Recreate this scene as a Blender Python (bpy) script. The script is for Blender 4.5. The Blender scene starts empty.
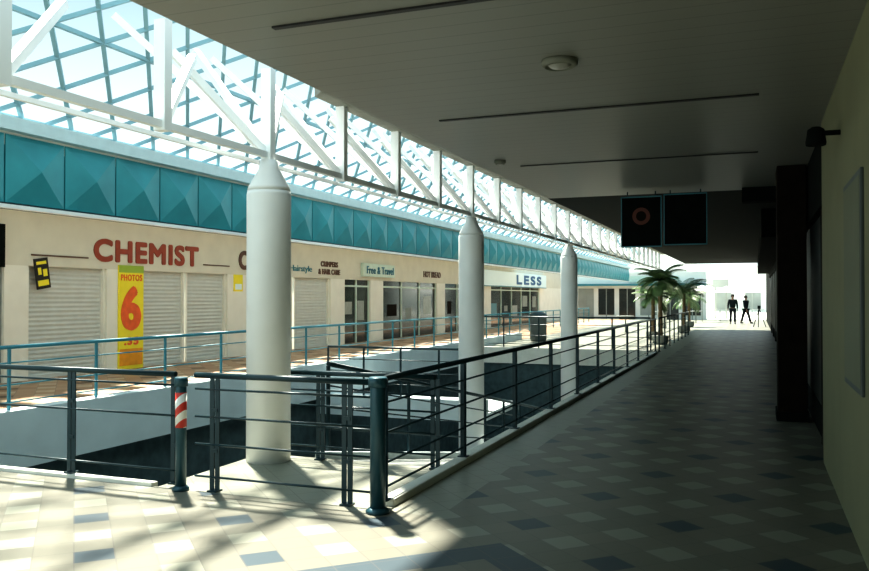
import bpy, math, random
from mathutils import Vector, Matrix
random.seed(4)
scene=bpy.context.scene
COL=scene.collection
try:
    scene.view_settings.view_transform='Standard'
    scene.view_settings.look='Medium High Contrast'
except Exception: pass

# ---------------------------------------------------------------- materials
def new_mat(name):
    m=bpy.data.materials.new(name); m.use_nodes=True
    nt=m.node_tree; b=nt.nodes['Principled BSDF']
    return m,nt,b
def mat(name,c,rough=.6,metal=0.0,var=.12,scale=6.0,bump=0.0,spec=None):
    m,nt,b=new_mat(name)
    n=nt.nodes.new('ShaderNodeTexNoise'); n.inputs['Scale'].default_value=scale; n.inputs['Detail'].default_value=4
    g=nt.nodes.new('ShaderNodeNewGeometry'); nt.links.new(g.outputs['Position'],n.inputs['Vector'])
    r=nt.nodes.new('ShaderNodeValToRGB')
    r.color_ramp.elements[0].position=.3; r.color_ramp.elements[1].position=.7
    r.color_ramp.elements[0].color=tuple(x*(1-var) for x in c)+(1,)
    r.color_ramp.elements[1].color=tuple(min(1,x*(1+var)) for x in c)+(1,)
    nt.links.new(n.outputs['Fac'],r.inputs['Fac']); nt.links.new(r.outputs['Color'],b.inputs['Base Color'])
    b.inputs['Roughness'].default_value=rough; b.inputs['Metallic'].default_value=metal
    if spec is not None: b.inputs['Specular IOR Level'].default_value=spec
    if bump:
        bp=nt.nodes.new('ShaderNodeBump'); bp.inputs['Strength'].default_value=bump; bp.inputs['Distance'].default_value=.01
        nt.links.new(n.outputs['Fac'],bp.inputs['Height']); nt.links.new(bp.outputs['Normal'],b.inputs['Normal'])
    return m

class NG:
    def __init__(s,nt): s.nt=nt
    def m(s,op,a,b=None,c=None):
        n=s.nt.nodes.new('ShaderNodeMath'); n.operation=op
        for i,v in enumerate((a,b,c)):
            if v is None: continue
            if isinstance(v,(int,float)): n.inputs[i].default_value=v
            else: s.nt.links.new(v,n.inputs[i])
        return n.outputs[0]
    def mix(s,f,a,b):
        n=s.nt.nodes.new('ShaderNodeMix'); n.data_type='RGBA'
        if isinstance(f,(int,float)): n.inputs[0].default_value=f
        else: s.nt.links.new(f,n.inputs[0])
        for i,v in ((6,a),(7,b)):
            if isinstance(v,tuple): n.inputs[i].default_value=v+(1,)
            else: s.nt.links.new(v,n.inputs[i])
        return n.outputs[2]

def tile_mat(name,light,mid,tan,blue,size=.3,rough=.38,main=False):
    m,nt,b=new_mat(name); g=NG(nt)
    geo=nt.nodes.new('ShaderNodeNewGeometry'); sp=nt.nodes.new('ShaderNodeSeparateXYZ')
    nt.links.new(geo.outputs['Position'],sp.inputs[0]); X,Y=sp.outputs[0],sp.outputs[1]
    k=.70711/size
    x=g.m('MULTIPLY',g.m('ADD',X,Y),k); y=g.m('MULTIPLY',g.m('SUBTRACT',X,Y),k)
    i=g.m('FLOOR',x); j=g.m('FLOOR',y)
    cb=nt.nodes.new('ShaderNodeCombineXYZ'); nt.links.new(i,cb.inputs[0]); nt.links.new(j,cb.inputs[1])
    wn=nt.nodes.new('ShaderNodeTexWhiteNoise'); wn.noise_dimensions='2D'; nt.links.new(cb.outputs[0],wn.inputs['Vector'])
    acc=g.m('MULTIPLY',g.m('LESS_THAN',g.m('FLOORED_MODULO',i,2.0),.5),g.m('LESS_THAN',g.m('FLOORED_MODULO',j,2.0),.5))
    b3=g.m('LESS_THAN',g.m('FLOORED_MODULO',g.m('ADD',i,g.m('MULTIPLY',j,2.0)),8.0),.5)
    bl=g.m('MULTIPLY',acc,b3)
    base=g.mix(wn.outputs['Value'],mid,tan)
    c=g.mix(acc,base,light); c=g.mix(bl,c,blue)
    if main:
        st=g.m('MULTIPLY',g.m('LESS_THAN',X,-2.15),g.m('GREATER_THAN',Y,5.6)); c=g.mix(st,c,light)
        dd=g.m('ADD',g.m('ABSOLUTE',g.m('ADD',X,1.55)),g.m('ABSOLUTE',g.m('SUBTRACT',Y,3.75)))
        ring=g.m('MULTIPLY',g.m('LESS_THAN',dd,1.40),g.m('GREATER_THAN',dd,1.05)); c=g.mix(ring,c,blue)
    fx=g.m('FRACT',x); fy=g.m('FRACT',y)
    gx=g.m('LESS_THAN',g.m('MINIMUM',fx,fy),.035)
    c=g.mix(g.m('MULTIPLY',gx,.5),c,(.10,.10,.09))
    no=nt.nodes.new('ShaderNodeTexNoise'); no.inputs['Scale'].default_value=1.3; nt.links.new(geo.outputs['Position'],no.inputs['Vector'])
    c2=g.mix(g.m('MULTIPLY',no.outputs['Fac'],.2),c,(.13,.13,.12))
    nt.links.new(c2,b.inputs['Base Color'])
    b.inputs['Roughness'].default_value=rough; b.inputs['Specular IOR Level'].default_value=.25
    return m

M={}
M['tile']=tile_mat('floor_tiles',(.255,.27,.22),(.175,.175,.14),(.15,.155,.125),(.035,.065,.085),size=.235,main=True,rough=.42)
M['tile2']=tile_mat('orange_tiles',(.55,.42,.28),(.46,.30,.18),(.36,.21,.12),(.12,.07,.04),rough=.5)
M['cream']=mat('cream_plaster',(.84,.84,.76),.8,var=.04,scale=2)
M['creamshade']=mat('shaded_fascia_plaster',(.70,.69,.59),.8,var=.05,scale=2)  # wall cream darkened, painting in the shade on the sign fascia
M['wall']=mat('wall_paint',(.20,.205,.12),.75,var=.06,scale=2)
M['wall2']=mat('notice_board_face',(.15,.165,.11),.7,var=.06,scale=2)
M['white']=mat('white_paint',(.88,.90,.88),.45,var=.03,scale=3)
M['band']=mat('white_render',(.56,.66,.68),.8,var=.07,scale=2)
M['kerb']=mat('kerb_stone',(.70,.72,.66),.7,var=.06)
M['steel']=mat('white_steel',(.94,.98,.98),.4,var=.015)
M['lattice']=mat('lattice_paint',(.26,.46,.54),.6,var=.05,spec=.2)
M['gutter']=mat('gutter_paint',(.60,.74,.76),.5,var=.05)
M['teal']=mat('teal_metal',(.035,.29,.33),.38,metal=.15,var=.12,scale=2)
M['rail']=mat('rail_paint',(.008,.035,.045),.35,metal=.2,var=.1)
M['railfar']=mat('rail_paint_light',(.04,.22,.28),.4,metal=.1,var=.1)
M['bollard']=mat('bollard_paint',(.018,.075,.10),.35,metal=.2,var=.1)
M['olive']=mat('gutter_soffit',(.22,.23,.19),.8,var=.1)
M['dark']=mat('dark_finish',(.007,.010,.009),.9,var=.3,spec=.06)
M['brown']=mat('dark_timber',(.014,.011,.008),.8,var=.3,spec=.06)
M['black']=mat('black',(.012,.012,.012),.5)
M['glass']=mat('shop_glass',(.02,.028,.028),.12,var=.2)
M['dglass']=mat('dark_glass',(.008,.012,.012),.5,var=.2,spec=.1)
M['gwin']=mat('grey_window',(.30,.33,.30),.25,var=.1)
M['shut']=mat('shutter_metal',(.60,.64,.61),.5,metal=.02,var=.04)
M['redtext']=mat('sign_red',(.33,.06,.03),.5)
M['browntext']=mat('sign_brown',(.12,.06,.04),.5)
M['tealtext']=mat('sign_teal',(.01,.14,.22),.5)
M['bluetext']=mat('sign_blue',(.005,.10,.26),.5)
M['signw']=mat('sign_white',(.80,.96,1.0),.5,var=.01)
M['signg']=mat('sign_green',(.60,.74,.66),.5,var=.05)
M['yellow']=mat('poster_yellow',(.92,.80,.04),.5,var=.03)
M['green']=mat('poster_green',(.35,.50,.06),.5,var=.03)
M['red']=mat('poster_red',(.85,.14,.03),.5)
M['orange']=mat('logo_orange',(.12,.03,.015),.6)
M['porange']=mat('poster_orange',(.85,.36,.02),.5)
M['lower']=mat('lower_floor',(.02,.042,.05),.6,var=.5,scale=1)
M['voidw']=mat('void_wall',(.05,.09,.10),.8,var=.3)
M['ramp']=mat('ramp_deck',(.20,.23,.22),.7,var=.2)
M['leaf']=mat('palm_leaf',(.15,.26,.11),.45,var=.4,scale=4)
M['trunk']=mat('palm_trunk',(.20,.15,.09),.9,var=.3,scale=15,bump=.5)
M['pot']=mat('pot_grey',(.07,.09,.09),.6)
M['skin']=mat('skin',(.22,.12,.08),.7)
M['cloth1']=mat('dark_cloth',(.015,.018,.022),.95,spec=.05)
M['cloth2']=mat('navy_cloth',(.02,.022,.03),.95,spec=.05)
M['hair']=mat('hair',(.02,.015,.01),.8)
M['lamp']=mat('lamp_glass',(.4,.4,.36),.3)
M['far']=mat('pale_building',(.84,.86,.82),.8,var=.06,scale=.5)
M['farg']=mat('grey_building',(.30,.33,.31),.8,var=.2,scale=.5)
M['ceilshade']=mat('shaded_ceiling',(.014,.020,.018),.8,var=.1,spec=.12)  # shade of the deep corridor painted in as a near-black ceiling colour

def ceil_mat():
    m,nt,b=new_mat('ceiling_boards'); g=NG(nt)
    geo=nt.nodes.new('ShaderNodeNewGeometry'); sp=nt.nodes.new('ShaderNodeSeparateXYZ'); nt.links.new(geo.outputs['Position'],sp.inputs[0])
    y=g.m('DIVIDE',sp.outputs[1],.2); f=g.m('FRACT',y); ln=g.m('LESS_THAN',f,.05)
    no=nt.nodes.new('ShaderNodeTexNoise'); no.inputs['Scale'].default_value=.8; nt.links.new(geo.outputs['Position'],no.inputs['Vector'])
    c=g.mix(no.outputs['Fac'],(.245,.255,.225),(.275,.28,.25)); c=g.mix(g.m('MULTIPLY',ln,.35),c,(.06,.08,.075))
    nt.links.new(c,b.inputs['Base Color']); b.inputs['Roughness'].default_value=.42; b.inputs['Specular IOR Level'].default_value=.35
    return m
M['ceil']=ceil_mat()
def stripe_mat():
    m,nt,b=new_mat('red_white_stripes'); g=NG(nt)
    geo=nt.nodes.new('ShaderNodeNewGeometry'); sp=nt.nodes.new('ShaderNodeSeparateXYZ'); nt.links.new(geo.outputs['Position'],sp.inputs[0])
    v=g.m('DIVIDE',g.m('SUBTRACT',sp.outputs[2],g.m('MULTIPLY',sp.outputs[0],.9)),.14)
    nt.links.new(g.mix(g.m('LESS_THAN',g.m('FRACT',v),.5),(.85,.85,.8),(.6,.05,.03)),b.inputs['Base Color'])
    return m
M['stripe']=stripe_mat()

# ---------------------------------------------------------------- builders
class MB:
    def __init__(s): s.v=[]; s.f=[]
    def box(s,a,b):
        x0,y0,z0=a; x1,y1,z1=b; n=len(s.v)
        s.v+=[(x0,y0,z0),(x1,y0,z0),(x1,y1,z0),(x0,y1,z0),(x0,y0,z1),(x1,y0,z1),(x1,y1,z1),(x0,y1,z1)]
        s.f+=[tuple(n+i for i in q) for q in ((0,3,2,1),(4,5,6,7),(0,1,5,4),(1,2,6,5),(2,3,7,6),(3,0,4,7))]
        return s
    def prism(s,pts,z0,z1):
        n=len(s.v); k=len(pts)
        s.v+=[(p[0],p[1],z0) for p in pts]+[(p[0],p[1],z1) for p in pts]
        s.f.append(tuple(n+k-1-i for i in range(k))); s.f.append(tuple(n+k+i for i in range(k)))
        for i in range(k): s.f.append((n+i,n+(i+1)%k,n+k+(i+1)%k,n+k+i))
        return s
    def cyl(s,p0,p1,r0,r1=None,seg=12):
        r1=r0 if r1 is None else r1
        p0=Vector(p0);p1=Vector(p1); d=(p1-p0).normalized()
        a=d.orthogonal().normalized(); b=d.cross(a); n=len(s.v)
        for p,r in ((p0,r0),(p1,r1)):
            for i in range(seg):
                t=2*math.pi*i/seg; s.v.append(tuple(p+(a*math.cos(t)+b*math.sin(t))*r))
        for i in range(seg): s.f.append((n+i,n+(i+1)%seg,n+seg+(i+1)%seg,n+seg+i))
        s.f.append(tuple(n+seg-1-i for i in range(seg))); s.f.append(tuple(n+seg+i for i in range(seg)))
        return s
    def bar(s,p0,p1,w,h):
        p0=Vector(p0);p1=Vector(p1); d=(p1-p0).normalized()
        up=Vector((0,0,1)) if abs(d.z)<.95 else Vector((0,1,0))
        a=d.cross(up).normalized()*w/2; b=a.cross(d).normalized()*h/2; n=len(s.v)
        for p in (p0,p1):
            for q in (-a-b,a-b,a+b,-a+b): s.v.append(tuple(p+q))
        s.f+=[tuple(n+i for i in q) for q in ((0,1,5,4),(1,2,6,5),(2,3,7,6),(3,0,4,7),(3,2,1,0),(4,5,6,7))]
        return s
    def lathe(s,c,prof,seg=24):
        n=len(s.v); k=len(prof)
        for r,z in prof:
            for i in range(seg):
                t=2*math.pi*i/seg; s.v.append((c[0]+r*math.cos(t),c[1]+r*math.sin(t),c[2]+z))
        for j in range(k-1):
            for i in range(seg):
                s.f.append((n+j*seg+i,n+j*seg+(i+1)%seg,n+(j+1)*seg+(i+1)%seg,n+(j+1)*seg+i))
        s.f.append(tuple(n+seg-1-i for i in range(seg))); s.f.append(tuple(n+(k-1)*seg+i for i in range(seg)))
        return s
    def obj(s,name,m,parent=None,smooth=False,bevel=0,origin=None):
        me=bpy.data.meshes.new(name)
        if origin is None: origin=(0,0,0)
        me.from_pydata([(a-origin[0],b-origin[1],c-origin[2]) for a,b,c in s.v],[],s.f); me.update()
        me.materials.append(M[m] if isinstance(m,str) else m)
        o=bpy.data.objects.new(name,me); COL.objects.link(o); o.location=origin
        if smooth:
            for p in me.polygons: p.use_smooth=len(p.vertices)==4
        if bevel:
            b=o.modifiers.new('bevel','BEVEL'); b.width=bevel; b.segments=2; b.limit_method='ANGLE'
        if parent: setpar(o,parent)
        return o
def setpar(o,p):
    o.parent=p; o.matrix_parent_inverse=Matrix.Translation(-Vector(p.location))
def empty(name,loc,label,cat,group=None):
    e=bpy.data.objects.new(name,None); e.location=loc; e.empty_display_size=.2; COL.objects.link(e)
    tag(e,label,cat,group); return e
def tag(o,label,cat,group=None):
    o['label']=label; o['category']=cat
    if group: o['group']=group
    return o
def struct(o):
    o['kind']='structure'; return o
def text(body,name,m,loc,w,h,rot,parent=None,ext=.01,bold=0.0,space=None,shear=0.0):
    cu=bpy.data.curves.new(name,'FONT'); cu.body=body; cu.extrude=ext; cu.align_x='CENTER'; cu.align_y='CENTER'
    cu.resolution_u=6; cu.space_character=space or (1.12 if bold else 1); cu.shear=shear
    t=bpy.data.objects.new(name+'_tmp',cu); COL.objects.link(t)
    bpy.context.view_layer.update()
    me=bpy.data.meshes.new_from_object(t.evaluated_get(bpy.context.evaluated_depsgraph_get()))
    bpy.data.objects.remove(t)
    V=[v.co.copy() for v in me.vertices]; F=[tuple(p.vertices) for p in me.polygons]
    xs=[v.x for v in V]; ys=[v.y for v in V]
    cx=(min(xs)+max(xs))/2; cy=(min(ys)+max(ys))/2
    sx=(w-2*bold)/(max(xs)-min(xs)); sy=(h-2*bold)/(max(ys)-min(ys))
    base=[((v.x-cx)*sx,(v.y-cy)*sy,v.z) for v in V]
    vv=[];ff=[]
    offs=[(0,0)]+([(bold*math.cos(a*math.pi/4),bold*math.sin(a*math.pi/4)) for a in range(8)] if bold else [])
    for k,(ox,oy) in enumerate(offs):
        n=len(vv); vv+=[(a+ox,b+oy,c*(1+.02*k)) for a,b,c in base]; ff+=[tuple(n+i for i in q) for q in F]
    me2=bpy.data.meshes.new(name); me2.from_pydata(vv,[],ff); me2.update(); me2.materials.append(M[m])
    o=bpy.data.objects.new(name,me2); COL.objects.link(o); o.location=loc; o.rotation_euler=rot
    if parent: setpar(o,parent)
    return o
RL=(math.radians(90),0,math.radians(90))

# ---------------------------------------------------------------- shell
XR=.61; ZC=3.3; YV0=5.62; YV1=24.0; XN=-2.62; XF=-8.2; XS=-13.0
f=MB()
f.box((XN,-6,-.35),(3,62,0)); f.box((-14,-6,-.35),(XN,YV0,0)); f.box((-4.70,YV0,-.35),(XN,7.2,0))
f.box((XF,YV1,-.35),(XN,62,0))
struct(f.obj('floor','tile'))
struct(MB().box((-14,YV0,-.35),(XF,62,0)).obj('floor','tile2'))
struct(MB().box((-14,62,-.35),(40,140,-.02)).obj('floor','kerb'))
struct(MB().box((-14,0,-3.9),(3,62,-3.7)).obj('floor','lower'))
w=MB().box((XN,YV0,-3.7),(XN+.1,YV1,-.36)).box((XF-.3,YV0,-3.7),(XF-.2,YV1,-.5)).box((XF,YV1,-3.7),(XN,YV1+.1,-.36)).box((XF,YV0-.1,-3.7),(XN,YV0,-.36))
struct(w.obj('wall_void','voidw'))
struct(MB().box((XF-.22,YV0,-.45),(XF+.02,YV1+6,.25)).obj('trim_1','band'))
struct(MB().box((XN-.07,YV0+.12,-.36),(XN+.05,YV1,.06)).obj('trim_2','kerb',bevel=.01))
struct(MB().box((-8.0,YV0-.02,-.36),(-4.75,YV0+.06,.03)).obj('trim_3','kerb'))
struct(MB().box((XF,YV1-.06,-.40),(XN-.1,YV1+.06,.08)).obj('trim_4','kerb'))
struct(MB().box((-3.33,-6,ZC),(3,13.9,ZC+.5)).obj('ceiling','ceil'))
struct(MB().box((-3.33,13.9,ZC),(3,44,ZC+.5)).obj('ceiling','ceilshade'))
struct(MB().prism([(-3.33,6.7),(-3.33,44),(-4.5,44),(-4.5,7.9)],3.8,3.95).obj('trim_5','olive'))
# gallery ledge crossing the void
struct(MB().box((XF+.02,14.6,-.75),(-4.75,15.0,-.35)).box((XF+.02,15.0,-.75),(-4.75,17.0,-.62)).obj('trim_9','band'))
for k in range(3):
    y=4.43+2.93*k; wd=.022 if k<2 else .014
    struct(MB().box((-2.82,y-wd,ZC-.012),(.04,y+wd,ZC+.01)).obj('trim_%d'%(6+k),'black'))
struct(MB().box((XR,-6,0),(XR+.25,8.8,ZC)).obj('wall_right','wall'))
struct(MB().box((-3.4,-6.2,0),(XR+.25,-6,ZC)).obj('wall_light_block','wall'))  # unseen wall added behind the camera to cut light entering the corridor
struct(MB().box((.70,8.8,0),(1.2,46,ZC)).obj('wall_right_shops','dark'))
for k in range(9):
    y=9.2+k*3.8
    struct(MB().box((.67,y,0),(.72,y+.7,ZC)).obj('trim_%d'%(20+k),'brown'))
    struct(MB().box((.68,y+.8,.4),(.705,y+3.7,2.5)).obj('window_%d'%(20+k),'dglass'))
struct(MB().box((-.18,13.6,3.08),(.7,13.9,ZC)).obj('trim_30','dark'))
struct(MB().box((.64,8.8,2.55),(.72,44,ZC)).obj('trim_31','dark'))
struct(MB().box((.12,17,2.75),(.7,44,ZC)).obj('trim_32','dark'))
b=empty('pillar',(.45,11.8,0),'thick dark brown timber-clad pillar beside the shopfront','pillar')
MB().box((.27,11.5,.12),(.62,12.1,ZC)).obj('shaft','brown',b,bevel=.015)
MB().box((.25,11.48,0),(.64,12.12,.12)).obj('base','dark',b,bevel=.01)

openings=[(9.2,11.3),(11.85,13.9),(14.9,18.24),(19.5,23.9),(24.9,26.9),(28.0,33.6),(34.6,40),(41.5,52)]
w=MB(); y=2
for a,b in openings:
    w.box((XS-.3,y,0),(XS,a,2.2)); y=b
w.box((XS-.3,y,0),(XS,60,2.2))
struct(w.obj('wall_left','cream'))
struct(MB().box((XS-.3,2,2.2),(XS,60,3.42)).obj('wall_left_fascia','creamshade'))
def shutter(a,b,lab):
    mb=MB(); n=24; dz=2.2/n; x=XS-.13
    for i in range(n):
        z=i*dz; nn=len(mb.v)
        mb.v+=[(x,a,z),(x+.014,a,z+dz*.5),(x,a,z+dz),(x,b,z),(x+.014,b,z+dz*.5),(x,b,z+dz)]
        mb.f+=[(nn,nn+3,nn+4,nn+1),(nn+1,nn+4,nn+5,nn+2)]
    mb.box((x-.03,a,0),(x-.01,b,2.2))
    r=empty('roller_shutter',(x,(a+b)/2,0),lab,'shutter','closed shop shutters')
    mb.obj('curtain','shut',r)
    MB().box((x-.02,a,0),(x+.07,a+.06,2.2)).obj('guide_rail','cream',r)
    MB().box((x-.02,b-.06,0),(x+.07,b,2.2)).obj('guide_rail','cream',r)
    MB().box((x-.02,a+.06,0),(x+.05,b-.06,.07)).obj('bottom_bar','shut',r)
shutter(11.85,13.9,'grey ribbed metal roller shutter, closed, beside the yellow poster')
shutter(14.9,16.55,'grey ribbed metal roller shutter, closed, under the red shop lettering')
shutter(16.6,18.24,'grey ribbed metal roller shutter, closed, next to a cream pier')
shutter(19.5,21.6,'grey ribbed metal roller shutter, closed, beside the column')
shutter(21.7,23.9,'grey ribbed metal roller shutter, closed, under the hair shop lettering')
def shopfront(a,b,n,lab,m='glass'):
    r=empty('shopfront_window',(XS-.1,(a+b)/2,0),lab,'shop window','glazed shopfronts')
    MB().box((XS-.14,a,0),(XS-.11,b,2.2)).obj('glass_pane',m,r)
    for i in range(n+1):
        yy=a+(b-a)*i/n
        MB().box((XS-.12,max(a,yy-.03),0),(XS-.06,min(b,yy+.03),2.2)).obj('mullion','signg' if m=='glass' else 'farg',r)
    MB().box((XS-.12,a,1.95),(XS-.07,b,2.01)).obj('transom','signg' if m=='glass' else 'farg',r)
    if m=='glass':
        rnd=random.Random(int(a*10))
        for i in range(n):
            ya=a+(b-a)*i/n+.15; wd=(b-a)/n-.3
            h=rnd.uniform(.3,.8); z=rnd.uniform(.4,1.1)
            MB().box((XS-.11,ya+wd*rnd.uniform(0,.3),z),(XS-.105,ya+wd*rnd.uniform(.6,1),z+h)).obj('window_display',rnd.choice(['farg','railfar','brown','gwin']),r)
    return r
shopfront(9.2,11.3,1,'grey shop window under a dark header','gwin')
shopfront(24.9,26.9,2,'dark glazed shopfront with pale frame beside the green sign')
shopfront(28.0,33.6,3,'dark wide glazed shopfront with pale mullions')
shopfront(34.6,40,3,'dark glazed shopfront with pale frame')
shopfront(41.5,52,5,'dark glazed shopfront below the white sign')
s=MB().box((XS,8.6,2.15),(XS+.08,11.25,2.95)).obj('shop_sign','dark'); tag(s,'dark blank shop header board over a grey window','sign')
def sign_root(name,loc,lab): return empty(name,loc,lab,'sign')
r=sign_root('shop_lettering',(XS+.02,15.2,2.58),'large brown-red capital letters reading CHEMIST on cream fascia')
text('CHEMIST','letters','redtext',(XS+.014,15.25,2.60),3.5,.50,RL,r,.01,.028)
MB().box((XS+.002,11.9,2.40),(XS+.02,13.35,2.43)).obj('line','browntext',r)
MB().box((XS+.002,17.2,2.40),(XS+.02,18.3,2.43)).obj('line','browntext',r)
r=sign_root('shop_lettering',(XS+.02,19.2,2.6),'large dark brown letter on cream fascia beside the column')
text('C','letters','browntext',(XS+.014,18.95,2.60),.45,.52,RL,r,.01,.028)
r=sign_root('shop_lettering',(XS+.02,22.5,2.6),'small dark lettering for a hair care shop')
text('Hairstyle','script_letters','railfar',(XS+.012,22.0,2.45),1.3,.24,RL,r)
text('CRIMPERS','letters','browntext',(XS+.014,23.8,2.67),1.15,.18,RL,r,.01,.010)
text('& HAIR CARE','letters','browntext',(XS+.014,23.8,2.42),1.45,.18,RL,r,.01,.010)
r=sign_root('shop_sign',(XS,27,2.6),'pale green box sign with dark teal lettering')
MB().box((XS,26.1,2.33),(XS+.12,28.8,2.80)).obj('sign_board','signg',r)
text('Free & Travel','letters','tealtext',(XS+.132,27.5,2.57),2.3,.27,RL,r,.01,.006)
r=sign_root('shop_lettering',(XS+.02,32.5,2.6),'small dark lettering on the cream fascia')
text('HOT BREAD','letters','browntext',(XS+.014,33,2.56),2.0,.26,RL,r,.01,.010)
r=sign_root('shop_sign',(XS,45.5,2.6),'long white box sign with blue letters reading LESS')
MB().box((XS,39.5,2.16),(XS+.2,53.0,3.0)).obj('sign_board','signw',r)
MB().box((XS+.2,39.5,2.16),(XS+.22,53.0,2.20)).obj('sign_edge','railfar',r)
text('LESS','letters','bluetext',(XS+.212,48.7,2.60),5.8,.56,RL,r,.01,.035,space=1.25)
r=empty('banner_poster',(XS+.05,14.6,0),'tall yellow poster with red writing and a large number 6','poster')
MB().box((XS+.002,14.22,.0),(XS+.03,15.0,2.3)).obj('sheet','yellow',r)
MB().box((XS+.03,14.22,2.14),(XS+.034,15.0,2.3)).obj('green_strip','green',r)
text('PHOTOS','letters','red',(XS+.036,14.61,2.03),.66,.14,RL,r,.003,.004)
text('6','numeral','red',(XS+.036,14.60,1.35),.64,1.0,RL,r,.003,.06)
MB().box((XS+.03,14.25,.08),(XS+.034,14.97,.45)).obj('orange_band','porange',r)
text('.35','letters','red',(XS+.038,14.61,.62),.45,.18,RL,r,.003,.012)
r=empty('small_poster',(XS+.02,12.15,2),'small tilted black and yellow notice at the shutter top','poster')
RT=(math.radians(9),0,0)
o1=MB().box((0,-.17,-.30),(.015,.17,.30)).obj('sheet','black'); o1.location=(XS+.004,12.16,2.06); o1.rotation_euler=RT; setpar(o1,r)
mb=MB()
for a,b,z0,z1 in ((-.12,.12,.18,.24),(-.10,-.02,-.02,.12),(.02,.12,-.06,.08),(-.13,.13,-.24,-.13)): mb.box((.015,a,z0),(.019,b,z1))
o1=mb.obj('yellow_print','yellow'); o1.location=(XS+.004,12.16,2.06); o1.rotation_euler=RT; setpar(o1,r)
r=empty('small_poster',(XS+.02,18.75,1.8),'small white and yellow notice fixed on a cream pier','poster')
MB().box((XS,18.5,1.75),(XS+.02,18.9,2.2)).obj('sheet','yellow',r)
MB().box((XS+.02,18.55,1.8),(XS+.023,18.85,1.95)).obj('white_print','signw',r)
c=MB().box((XS,2,3.42),(XS+.7,46,3.6)).box((XF-.35,2,3.42),(XF-.12,46,3.6))
yy=2
while yy<46:
    c.box((XS+.7,yy,3.42),(XF-.35,yy+.5,3.6)); yy+=1.2
struct(c.obj('ceiling','cream'))  # unseen slats, added to throw striped shade on the far walkway

# ---------------------------------------------------------------- teal fascia panels
PX=-8.3; P=.91
mb=MB(); z0=2.72; z1=3.56; g=.012
y0=7.21
vs=[(PX,y0+g,z0+g),(PX,y0+P-g,z0+g),(PX,y0+P-g,z1-g),(PX,y0+g,z1-g)]
cm=(PX+.10,y0+P/2,(z0+z1)/2)
mb.v=vs+[cm]+[(PX-.04,v[1],v[2]) for v in vs]
mb.f=[(0,1,4),(1,2,4),(2,3,4),(3,0,4),(8,7,6,5),(0,5,6,1),(1,6,7,2),(2,7,8,3),(3,8,5,0)]
pn=mb.obj('fascia_panel','teal',origin=(PX,y0,z0)); tag(pn,'teal folded metal square fascia panel with pyramid relief','panel','teal fascia panels above far walkway')
for k in range(-3,57):
    if k==0: continue
    o=pn.copy(); o.location=(PX,y0+P*k,z0); COL.objects.link(o)
struct(MB().box((PX-.12,2,2.66),(PX-.045,59.2,3.62)).obj('trim_40','rail'))
struct(MB().box((PX-.12,2,3.58),(PX+.12,59.2,3.74)).obj('trim_41','gutter'))
struct(MB().box((PX-.06,2,2.66),(PX+.05,59.2,2.705)).obj('trim_42','white'))

# ---------------------------------------------------------------- columns and truss
TX=-4.45
def column(y):
    onland=y<7.2 or y>24
    zb=0 if onland else -3.7
    r=empty('column',(TX,y,zb),'round white column with conical cap beside the railing' if onland else 'round white column with conical cap rising beside the void','column','white columns along the void')
    MB().lathe((TX,y,0),[(.215,zb),(.215,2.60),(.208,2.64)],32).obj('shaft','white',r,True)
    MB().lathe((TX,y,0),[(.21,2.64),(.20,2.68),(.10,2.86),(.09,2.94)],32).obj('capital','white',r,True)
for y in (6.92,13.1,20.9,43.6): column(y)
t=empty('roof_truss',(TX,6.9,2.93),'white steel truss with fanning struts on the columns','truss')
MB().bar((TX,3.2,2.99),(TX,44,2.99),.055,.06).obj('chord','steel',t)
MB().bar((TX-.7,3.2,3.10),(TX-.7,44,3.10),.04,.04).obj('purlin','steel',t)
y=6.9-1.54*2; k=1
while y<43.5:
    MB().bar((TX,y,2.94),(TX,y,3.84),.11,.09).obj('post','steel',t)
    for dx,dy,dz in ((-.45,.95,.85),(-.6,-.7,.9),(-1.35,.62,1.35),(-1.35,-.62,1.35)):
        if (dx>-1 and dy>0) or (2<k<20): MB().bar((TX,y,2.99),(TX+dx,y+dy,2.99+dz),.07,.07).obj('strut','steel',t)
    y+=1.54; k+=1
E0=Vector((PX,0,3.74)); RI=Vector((-6.1,0,5.5))
def lat(A,B,y0,y1,sp,name,wd):
    mb=MB(); L=(B-A).length
    def pt(s,yy): q=A+(B-A)*(s/L); return Vector((q.x,yy,q.z))
    yy=y0-L
    while yy<y1:
        for sg in (1,-1):
            ya=yy if sg>0 else yy+L; yb=yy+L if sg>0 else yy
            def clip(p,q):
                (s,u),(s2,u2)=p,q
                if u<y0: s=s+(s2-s)*(y0-u)/(u2-u); u=y0
                if u>y1: s=s+(s2-s)*(y1-u)/(u2-u); u=y1
                return (s,u)
            if max(ya,yb)<=y0+.01 or min(ya,yb)>=y1-.01: continue
            a0=(0.0,ya); b0=(L,yb)
            mb.bar(pt(*clip(a0,b0)),pt(*clip(b0,a0)),wd,wd)
        yy+=sp
    for s in (0.02,L*.5,L-.02): mb.bar(pt(s,y0),pt(s,y1),wd,wd)
    return struct(mb.obj(name,'lattice'))
lat(E0,RI,5.9,58,.78,'window_1',.05)

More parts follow.
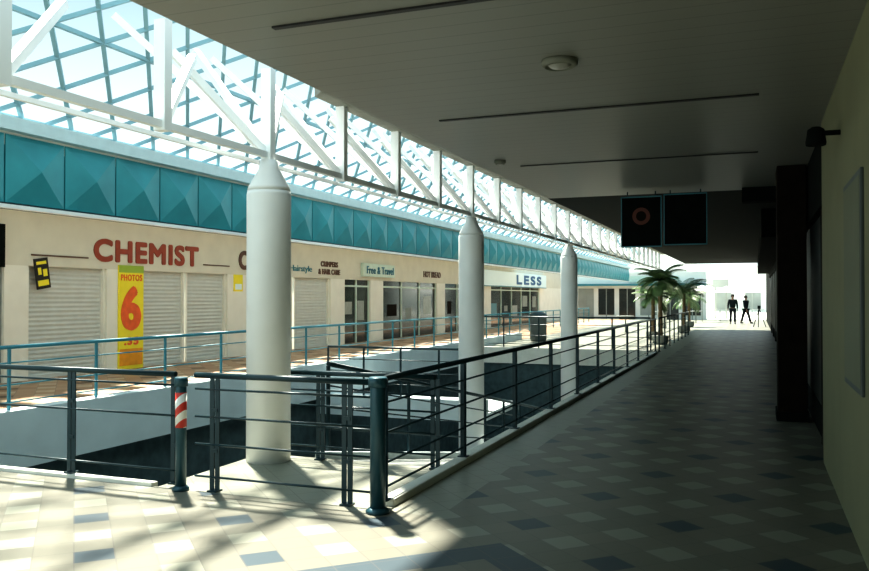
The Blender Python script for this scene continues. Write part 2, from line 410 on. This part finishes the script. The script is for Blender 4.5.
# ---------------------------------------------------------------- railings
def rail_parts(r,p0,p1,zb,zt,levels,fr,m='rail',twin=True,zb1=None,zt1=None):
    zb1=zb if zb1 is None else zb1; zt1=zt if zt1 is None else zt1
    d=(p1-p0).normalized()
    for i in fr:
        q=p0.lerp(p1,i); b=zb+(zb1-zb)*i; tt=zt+(zt1-zt)*i
        if twin:
            mb=MB()
            for s in (-.026,.026):
                e=q+d*s; mb.bar((e.x,e.y,b),(e.x,e.y,tt-.02),.04,.012)
            mb.box((q.x-.045,q.y-.045,b),(q.x+.045,q.y+.045,b+.012))
            for fz in (.35,.7):
                c=Vector((q.x,q.y,b+(tt-b)*fz)); mb.bar(c-d*.03,c+d*.03,.025,.03)
            mb.obj('post',m,r)
        else: MB().cyl((q.x,q.y,b),(q.x,q.y,tt-.02),.022,None,8).obj('post',m,r)
    for k,l in enumerate(levels):
        rad=.024 if k==0 else .0095
        MB().cyl((p0.x,p0.y,zb+(zt-zb)*l),(p1.x,p1.y,zb1+(zt1-zb1)*l),rad,None,10).obj('handrail' if k==0 else 'rail',m,r,True)
def railing(p0,p1,zb,zt,spacing,label,m='rail',levels=(1.0,.80,.55,.30,.10),n=None,twin=True,fr=None):
    p0=Vector((p0[0],p0[1],0));p1=Vector((p1[0],p1[1],0)); L=(p1-p0).length; n=n or max(1,round(L/spacing))
    r=empty('railing',(p0.x,p0.y,zb),label,'railing')
    rail_parts(r,p0,p1,zb,zt,levels,fr or [k/n for k in range(n+1)],m,twin)
    return r
railing((XN-.01,5.68),(XN-.01,YV1-.1),.06,.98,1.8,'dark teal metal railing with twin flat posts on the stone kerb')
railing((-4.35,5.66),(-2.72,5.66),0,.95,.8,'dark teal gate-like railing panel between two bollards',fr=[.12,.87],levels=(1,.88,.64,.40,.12))
railing((-8.0,5.70),(-4.55,5.66),.03,.95,1.2,'dark teal metal railing along the void edge',n=3,levels=(1,.90,.62,.12))
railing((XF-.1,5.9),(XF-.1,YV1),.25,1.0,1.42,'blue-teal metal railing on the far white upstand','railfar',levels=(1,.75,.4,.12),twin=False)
railing((XF,YV1),(XN-.15,YV1),.08,1.0,1.1,'dark teal railing closing the far end of the void',levels=(1,.75,.4,.12),twin=False)
railing((XN,24.8),(XN,36),.0,.98,1.6,'dark teal railing beside the potted palms',levels=(1,.8,.5,.2))
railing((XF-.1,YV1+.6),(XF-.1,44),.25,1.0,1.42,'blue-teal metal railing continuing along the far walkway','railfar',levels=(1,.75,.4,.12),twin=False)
railing((-4.6,7.14),(-2.78,7.14),0,.85,.6,'dark railing closing the back of the landing',levels=(1,.8,.62,.38,.15),n=3)
railing((-8.05,14.7),(-4.85,14.7),-.35,.6,.8,'dark inner railing on a pale ledge crossing the void',levels=(1,.75,.5,.25),twin=False)
rp=empty('ramp',(-3.6,7.3,-.1),'dim ramp with pale edge and dark rails descending into the void','ramp')
def slab(mb,x0,x1,y0,y1,za,zb,th):
    n=len(mb.v)
    mb.v+=[(x0,y0,za-th),(x1,y0,za-th),(x1,y1,zb-th),(x0,y1,zb-th),(x0,y0,za),(x1,y0,za),(x1,y1,zb),(x0,y1,zb)]
    mb.f+=[tuple(n+i for i in q) for q in ((0,3,2,1),(4,5,6,7),(0,1,5,4),(1,2,6,5),(2,3,7,6),(3,0,4,7))]
    return mb
slab(MB(),-4.0,-2.9,7.22,20,-.02,-2.3,.2).obj('deck','ramp',rp)
slab(MB(),-4.1,-4.0,7.22,20,.06,-2.2,.34).obj('edge_beam','band',rp)
rail_parts(rp,Vector((-4.05,7.4,0)),Vector((-4.05,19.9,0)),.04,.92,(1,.75,.5,.25),[k/12 for k in range(13)],'rail',False,-2.2,-1.3)

def bollard(x,y,h,r,stripe,label):
    e=empty('bollard',(x,y,0),label,'bollard')
    MB().lathe((x,y,0),[(r,0),(r,h-.02),(r*.9,h)],24).obj('shaft','bollard',e,True)
    MB().lathe((x,y,0),[(r*1.25,h-.07),(r*1.25,h-.01),(r*1.1,h+.005)],24).obj('cap','bollard',e,True)
    MB().lathe((x,y,0),[(r*1.55,0),(r*1.55,.02),(r*1.1,.04)],24).obj('base_flange','bollard',e,True)
    if stripe: MB().lathe((x,y,0),[(r*1.04,.52),(r*1.04,.81)],24).obj('warning_sleeve','stripe',e,True)
bollard(-2.615,5.54,1.0,.058,False,'dark teal metal bollard at the railing corner')
bollard(-4.44,5.59,.93,.045,True,'dark teal bollard with red and white striped sleeve')

def downlight(x,y,rad,lab):
    e=empty('ceiling_light',(x,y,ZC),lab,'ceiling light','round ceiling lights')
    MB().lathe((x,y,ZC),[(rad,0),(rad,-.03),(rad*.8,-.05),(rad*.75,-.03)],28).obj('trim_ring','olive',e,True)
    MB().lathe((x,y,ZC),[(rad*.74,-.02),(rad*.5,-.05),(.01,-.06)],28).obj('diffuser','lamp',e,True)
downlight(-1.3,5.8,.13,'round flush ceiling light with pale ring')
downlight(-2.95,9.8,.07,'small round ceiling light near the soffit edge')
def hang(x0,x1,y,z0,z1,lab,disc):
    e=empty('hanging_sign',((x0+x1)/2,y,z1),lab,'sign')
    MB().box((x0,y,z0),(x1,y+.06,z1)).obj('sign_board','dark',e,bevel=.008)
    fr=MB()
    for a,b in (((x0,y-.01,z0),(x1,y,z0+.02)),((x0,y-.01,z1-.02),(x1,y,z1)),((x0,y-.01,z0),(x0+.015,y,z1)),((x1-.015,y-.01,z0),(x1,y,z1))): fr.box(a,b)
    fr.obj('frame','railfar',e)
    MB().cyl((x0+.1,y+.03,z1),(x0+.1,y+.03,ZC),.01).cyl((x1-.1,y+.03,z1),(x1-.1,y+.03,ZC),.01).obj('hanger','rail',e)
    if disc:
        MB().cyl(((x0+x1)/2,y-.004,z0+.5),((x0+x1)/2,y,z0+.5),.14,.14,28).obj('round_logo','orange',e)
        MB().cyl(((x0+x1)/2,y-.008,z0+.5),((x0+x1)/2,y-.004,z0+.5),.08,.08,24).obj('logo_centre','brown',e)
hang(-2.02,-1.38,13.5,2.40,3.22,'dark hanging sign board with dull orange round logo',True)
hang(-1.35,-.69,13.5,2.42,3.24,'plain dark hanging sign board under the ceiling',False)
e=empty('framed_notice',(XR,6,1),'thin dark-framed pale notice board on the painted wall','notice board')
MB().box((XR-.02,5.5,1.0),(XR,6.5,2.38)).obj('frame','pot',e,bevel=.005)
MB().box((XR-.023,5.54,1.04),(XR-.02,6.46,2.34)).obj('board','wall2',e)
e=empty('wall_floodlight',(XR,6.9,2.85),'small dark floodlight on a wall bracket','lamp')
MB().cyl((XR,6.9,2.85),(XR-.14,6.9,2.85),.02).obj('bracket','dark',e)
MB().lathe((XR-.17,6.9,2.78),[(.03,.12),(.06,.1),(.075,0),(.07,-.02)],16).obj('lamp_head','dark',e,True)
e=empty('litter_bin',(-7.3,29,0),'dark round litter bin with lid on far floor','bin')
MB().lathe((-7.3,29,0),[(.26,0),(.3,.1),(.3,.85),(.28,.9)],24).obj('body','pot',e,True)
MB().lathe((-7.3,29,0),[(.32,.9),(.32,.96),(.2,1.05),(.05,1.08)],24).obj('lid','rail',e,True)

# ---------------------------------------------------------------- palms
def palm(x,y,h,nf,fl,seed,lab):
    rnd=random.Random(seed)
    e=empty('potted_palm',(x,y,0),lab,'palm','potted palms by the railing')
    MB().lathe((x,y,0),[(.20,0),(.26,.08),(.27,.26),(.28,.30),(.25,.30),(.23,.26)],24).obj('pot','farg',e,True)
    mb=MB(); pr=[]
    for i in range(14):
        z=.24+(h-.24)*i/13; pr.append((.075-.02*i/13+(.012 if i%2 else 0),z))
    mb.lathe((x,y,0),pr,12).obj('trunk','trunk',e,True)
    for k in range(nf):
        az=2*math.pi*k*.618+rnd.uniform(-.2,.2); el=rnd.uniform(-.2,1.4); mb=MB(); N=18; pts=[]
        p=Vector((x,y,h-.03)); dirz=el; L=fl*rnd.uniform(.7,1.15)
        for i in range(N+1):
            pts.append(p.copy()); dv=Vector((math.cos(az)*math.cos(dirz),math.sin(az)*math.cos(dirz),math.sin(dirz)))
            p=p+dv*(L/N); dirz-=.085
        for i in range(N): mb.cyl(pts[i],pts[i+1],.014*(1-i/N)+.004,.014*(1-(i+1)/N)+.004,5)
        side=Vector((-math.sin(az),math.cos(az),0))
        for i in range(2,N+1):
            ll=.30*math.sin(math.pi*(i/(N+1))**.8)+.06; fw=(pts[i]-pts[i-1]).normalized()
            for sg in (-1,1):
                a=pts[i]; tip=a+side*sg*ll*.8+fw*ll*.45+Vector((0,0,-ll*.35)); wv=fw*.018
                m1=a.lerp(tip,.5)+Vector((0,0,.03)); n=len(mb.v)
                mb.v+=[tuple(a-wv),tuple(a+wv),tuple(m1+wv*1.2),tuple(m1-wv*1.2),tuple(tip)]
                mb.f+=[(n,n+1,n+2,n+3),(n+3,n+2,n+4)]
        mb.obj('frond','leaf',e)
palm(-2.98,28.6,2.15,28,.95,1,'tall potted palm with arching green fronds near the railing')
palm(-2.98,38.5,1.75,26,1.4,2,'potted palm with low drooping fronds beside the walkway')
palm(-3.6,32,1.6,20,.8,3,'short potted palm with thin fronds further along the walkway')
palm(-3.3,46,1.5,20,1.2,5,'low potted palm near the open end of walkway')

# far end
b=empty('background_building',(-15,90,0),'pale low building in bright light past the walkway','building')
MB().box((-40,88,0),(-6,95,7)).box((-5,96,0),(20,100,5)).obj('walls','far',b)
for k in range(8): MB().box((-36+k*4,87.95,.6),(-33.6+k*4,88,2.4)).obj('window','farg',b)
for k in range(4): MB().box((-4+k*3,95.95,.2),(-2.4+k*3,96,2.2)).obj('window','farg',b)
MB().box((-40,86.8,2.9),(-6,88,3.2)).obj('awning','farg',b)
b=empty('end_shop',(-8,61,0),'pale shop block with dark windows at the walkway end','shop')
MB().box((-12.6,60.5,0),(-3.2,61.8,3.4)).obj('walls','far',b)
for k in range(6):
    x=-12.2+k*1.5
    MB().box((x,60.45,.3 if k%2 else 0),(x+1.15,60.5,2.2)).obj('window','glass' if k%3 else 'farg',b)
    MB().box((x+.55,60.42,0),(x+.61,60.45,2.2)).obj('mullion','farg',b)
MB().box((-12.6,59.9,2.4),(-3.2,60.5,2.55)).obj('awning','railfar',b)
MB().box((-8.5,60.4,2.65),(-5,60.5,3.1)).obj('blank_sign','signg',b)
b=MB().box((-2.9,64,2.3),(-1.8,64.2,2.9)).box((-2.8,64,-.02),(-2.65,64.2,2.3)).box((-2.05,64,-.02),(-1.9,64.2,2.3)).obj('entrance_portal','farg'); tag(b,'grey portal frame past the open end of walkway','portal')
for px,py in ((-3.2,56),(-1.9,62.5),(-.2,66)):
    e=empty('cafe_umbrella',(px,py,0),'pale canvas umbrella open on a thin pole','umbrella','umbrellas past the walkway')
    MB().cyl((px,py,0 if py<62 else -.02),(px,py,2.3),.025).obj('pole','farg',e,True)
    MB().lathe((px,py,0),[(.95,1.95),(.9,1.98),(.05,2.35),(.01,2.38)],8).obj('canopy','far',e)
for px,py in ((-3.4,53),(-2.2,58.5),(.2,61),(-5.5,38),(-5.2,50)):
    e=empty('cafe_table',(px,py,0),'small grey round table on the bright floor','table','tables past the walkway')
    MB().cyl((px,py,0),(px,py,.72),.03).obj('leg','farg',e,True)
    MB().cyl((px,py,.70),(px,py,.74),.4,None,24).obj('top','farg',e,True)
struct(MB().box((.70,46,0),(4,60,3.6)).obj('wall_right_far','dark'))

# ---------------------------------------------------------------- people
def skinmesh(name,verts,edges,radii,m,parent,sub=2):
    me=bpy.data.meshes.new(name); me.from_pydata(verts,edges,[]); me.materials.append(M[m])
    o=bpy.data.objects.new(name,me); COL.objects.link(o)
    md=o.modifiers.new('skin','SKIN'); md.use_smooth_shade=True
    sv=me.skin_vertices[0].data if me.skin_vertices else None
    if sv:
        for i,r in enumerate(radii): sv[i].radius=(r,r) if not isinstance(r,tuple) else r; sv[i].use_root=(i==0)
    s=o.modifiers.new('sub','SUBSURF'); s.levels=sub; s.render_levels=sub
    if parent: setpar(o,parent)
    return o
def person(x,y,lab,shirt,trous,step=.15,arm=.1):
    e=empty('person',(x,y,0),lab,'person')
    J=[];E=[];R=[]
    def add(p,r,par=None):
        J.append((x+p[0],y+p[1],p[2])); R.append(r)
        if par is not None: E.append((par,len(J)-1))
        return len(J)-1
    pel=add((0,0,.93),(.11,.08)); ch=add((0,0,1.2),(.11,.08),pel); sh=add((0,0,1.40),(.10,.07),ch); nk=add((0,0,1.50),.055,sh)
    hd=add((0,-.01,1.60),(.078,.09),nk); ht=add((0,0,1.70),(.07,.085),hd)
    for s in (-1,1):
        hp=add((s*.1,0,.86),.075,pel); kn=add((s*.12,-s*step*.5,.48),.055,hp); an=add((s*.13,-s*step+ .02,.09),.04,kn); add((s*.14,-s*step-.12,.04),.035,an)
        so=add((s*.17,0,1.40),.045,sh); el=add((s*.25,s*arm*.4,1.12),.036,so); wr=add((s*.26,s*arm-.04,.87),.026,el); pm=add((s*.26,s*arm-.06,.80),.03,wr)
        for k in range(4):
            f0=add((s*.26,s*arm-.085+k*.018,.765),.009,pm); f1=add((s*.255,s*arm-.09+k*.018,.735-.004*abs(k-1)),.008,f0); add((s*.245,s*arm-.09+k*.018,.71),.007,f1)
        th=add((s*.24,s*arm-.10,.80),.010,pm); add((s*.235,s*arm-.115,.765),.008,th)
    skinmesh('body',J,E,R,'skin',e)
    skinmesh('shirt',[(x,y,.90),(x,y,1.2),(x,y,1.41)]+[q for s in (-1,1) for q in ((x+s*.19,y,1.41),(x+s*.25,y+s*arm*.4,1.13),(x+s*.26,y+s*arm-.04,.90))],[(0,1),(1,2),(2,3),(3,4),(4,5),(2,6),(6,7),(7,8)],[(.19,.14),(.185,.14),(.155,.115),.078,.062,.048,.078,.062,.048],shirt,e)
    skinmesh('trousers',[(x,y,.95)]+[(x+s*a,y-s*b,z) for s in (-1,1) for a,b,z in ((.1,0,.85),(.12,step*.5,.48),(.13,step-.02,.1))],[(0,1),(1,2),(2,3),(0,4),(4,5),(5,6)],[(.18,.13),.11,.085,.07,.11,.085,.07],trous,e)
    for s in (-1,1): skinmesh('shoe',[(x+s*.13,y-s*step+.05,.05),(x+s*.14,y-s*step-.08,.045),(x+s*.14,y-s*step-.17,.035)],[(0,1),(1,2)],[.05,.048,.035],'black',e)
    MB().lathe((x,y+.015,1.66),[(.088,-.06),(.098,0),(.09,.06),(.06,.105),(.01,.12)],20).obj('hair','hair',e,True)
    MB().cyl((x,y-.09,1.63),(x,y-.115,1.61),.012,.016,8).obj('nose','skin',e,True)
    for s in (-1,1):
        MB().lathe((x+s*.032,y-.083,1.645),[(.002,-.012),(.012,0),(.002,.012)],10).obj('eye','black',e,True)
        MB().lathe((x+s*.086,y,1.63),[(.004,-.03),(.014,0),(.004,.03)],8).obj('ear','skin',e,True)
    MB().box((x-.025,y-.088,1.573),(x+.025,y-.082,1.58)).obj('mouth','red',e)
    return e
person(-1.24,52,'standing person in dark shirt and dark trousers','cloth1','cloth2')
p2=person(-.52,53.2,'person in dark clothes walking beside another','cloth2','cloth1',.26,.2)
p2.rotation_euler=(0,0,math.radians(55)); p2.scale=(.96,.96,.96)
e=empty('tripod_stand',(.2,47,0),'thin dark tripod stand on the walkway','stand')
for a in range(3):
    an=a*2.094+.4
    MB().cyl((.2+.36*math.cos(an),47+.36*math.sin(an),0),(.2,47,1.0),.022).obj('leg','dark',e)
MB().box((.12,46.93,.97),(.28,47.07,1.14)).obj('head','dark',e)

# ---------------------------------------------------------------- light
w=bpy.data.worlds.new('World'); scene.world=w; w.use_nodes=True; nt=w.node_tree
bg=nt.nodes['Background']
tc=nt.nodes.new('ShaderNodeTexCoord'); sp=nt.nodes.new('ShaderNodeSeparateXYZ'); nt.links.new(tc.outputs['Generated'],sp.inputs[0])
cr=nt.nodes.new('ShaderNodeValToRGB'); cr.color_ramp.elements[0].position=.06; cr.color_ramp.elements[0].color=(.88,1,.98,1)
cr.color_ramp.elements[1].position=.32; cr.color_ramp.elements[1].color=(.37,.52,.58,1)
e3=cr.color_ramp.elements.new(.8); e3.color=(.62,.82,.88,1)
nt.links.new(sp.outputs[2],cr.inputs[0]); nt.links.new(cr.outputs[0],bg.inputs[0]); bg.inputs[1].default_value=1.5
sl=bpy.data.lights.new('Sun','SUN'); sl.energy=17; sl.angle=math.radians(3.0); sl.color=(1,.93,.80)
so=bpy.data.objects.new('Sun',sl); COL.objects.link(so); so.location=(-10,15,20)
so.rotation_euler=Vector((.43,-.45,-1)).to_track_quat('-Z','Y').to_euler()

cam=bpy.data.cameras.new('Camera'); cam.lens=34; cam.sensor_width=36; cam.clip_start=.05; cam.clip_end=500
co=bpy.data.objects.new('Camera',cam); COL.objects.link(co); co.location=(0,0,1.6)
co.rotation_euler=(math.radians(90.8),0,math.radians(21.33)); scene.camera=co
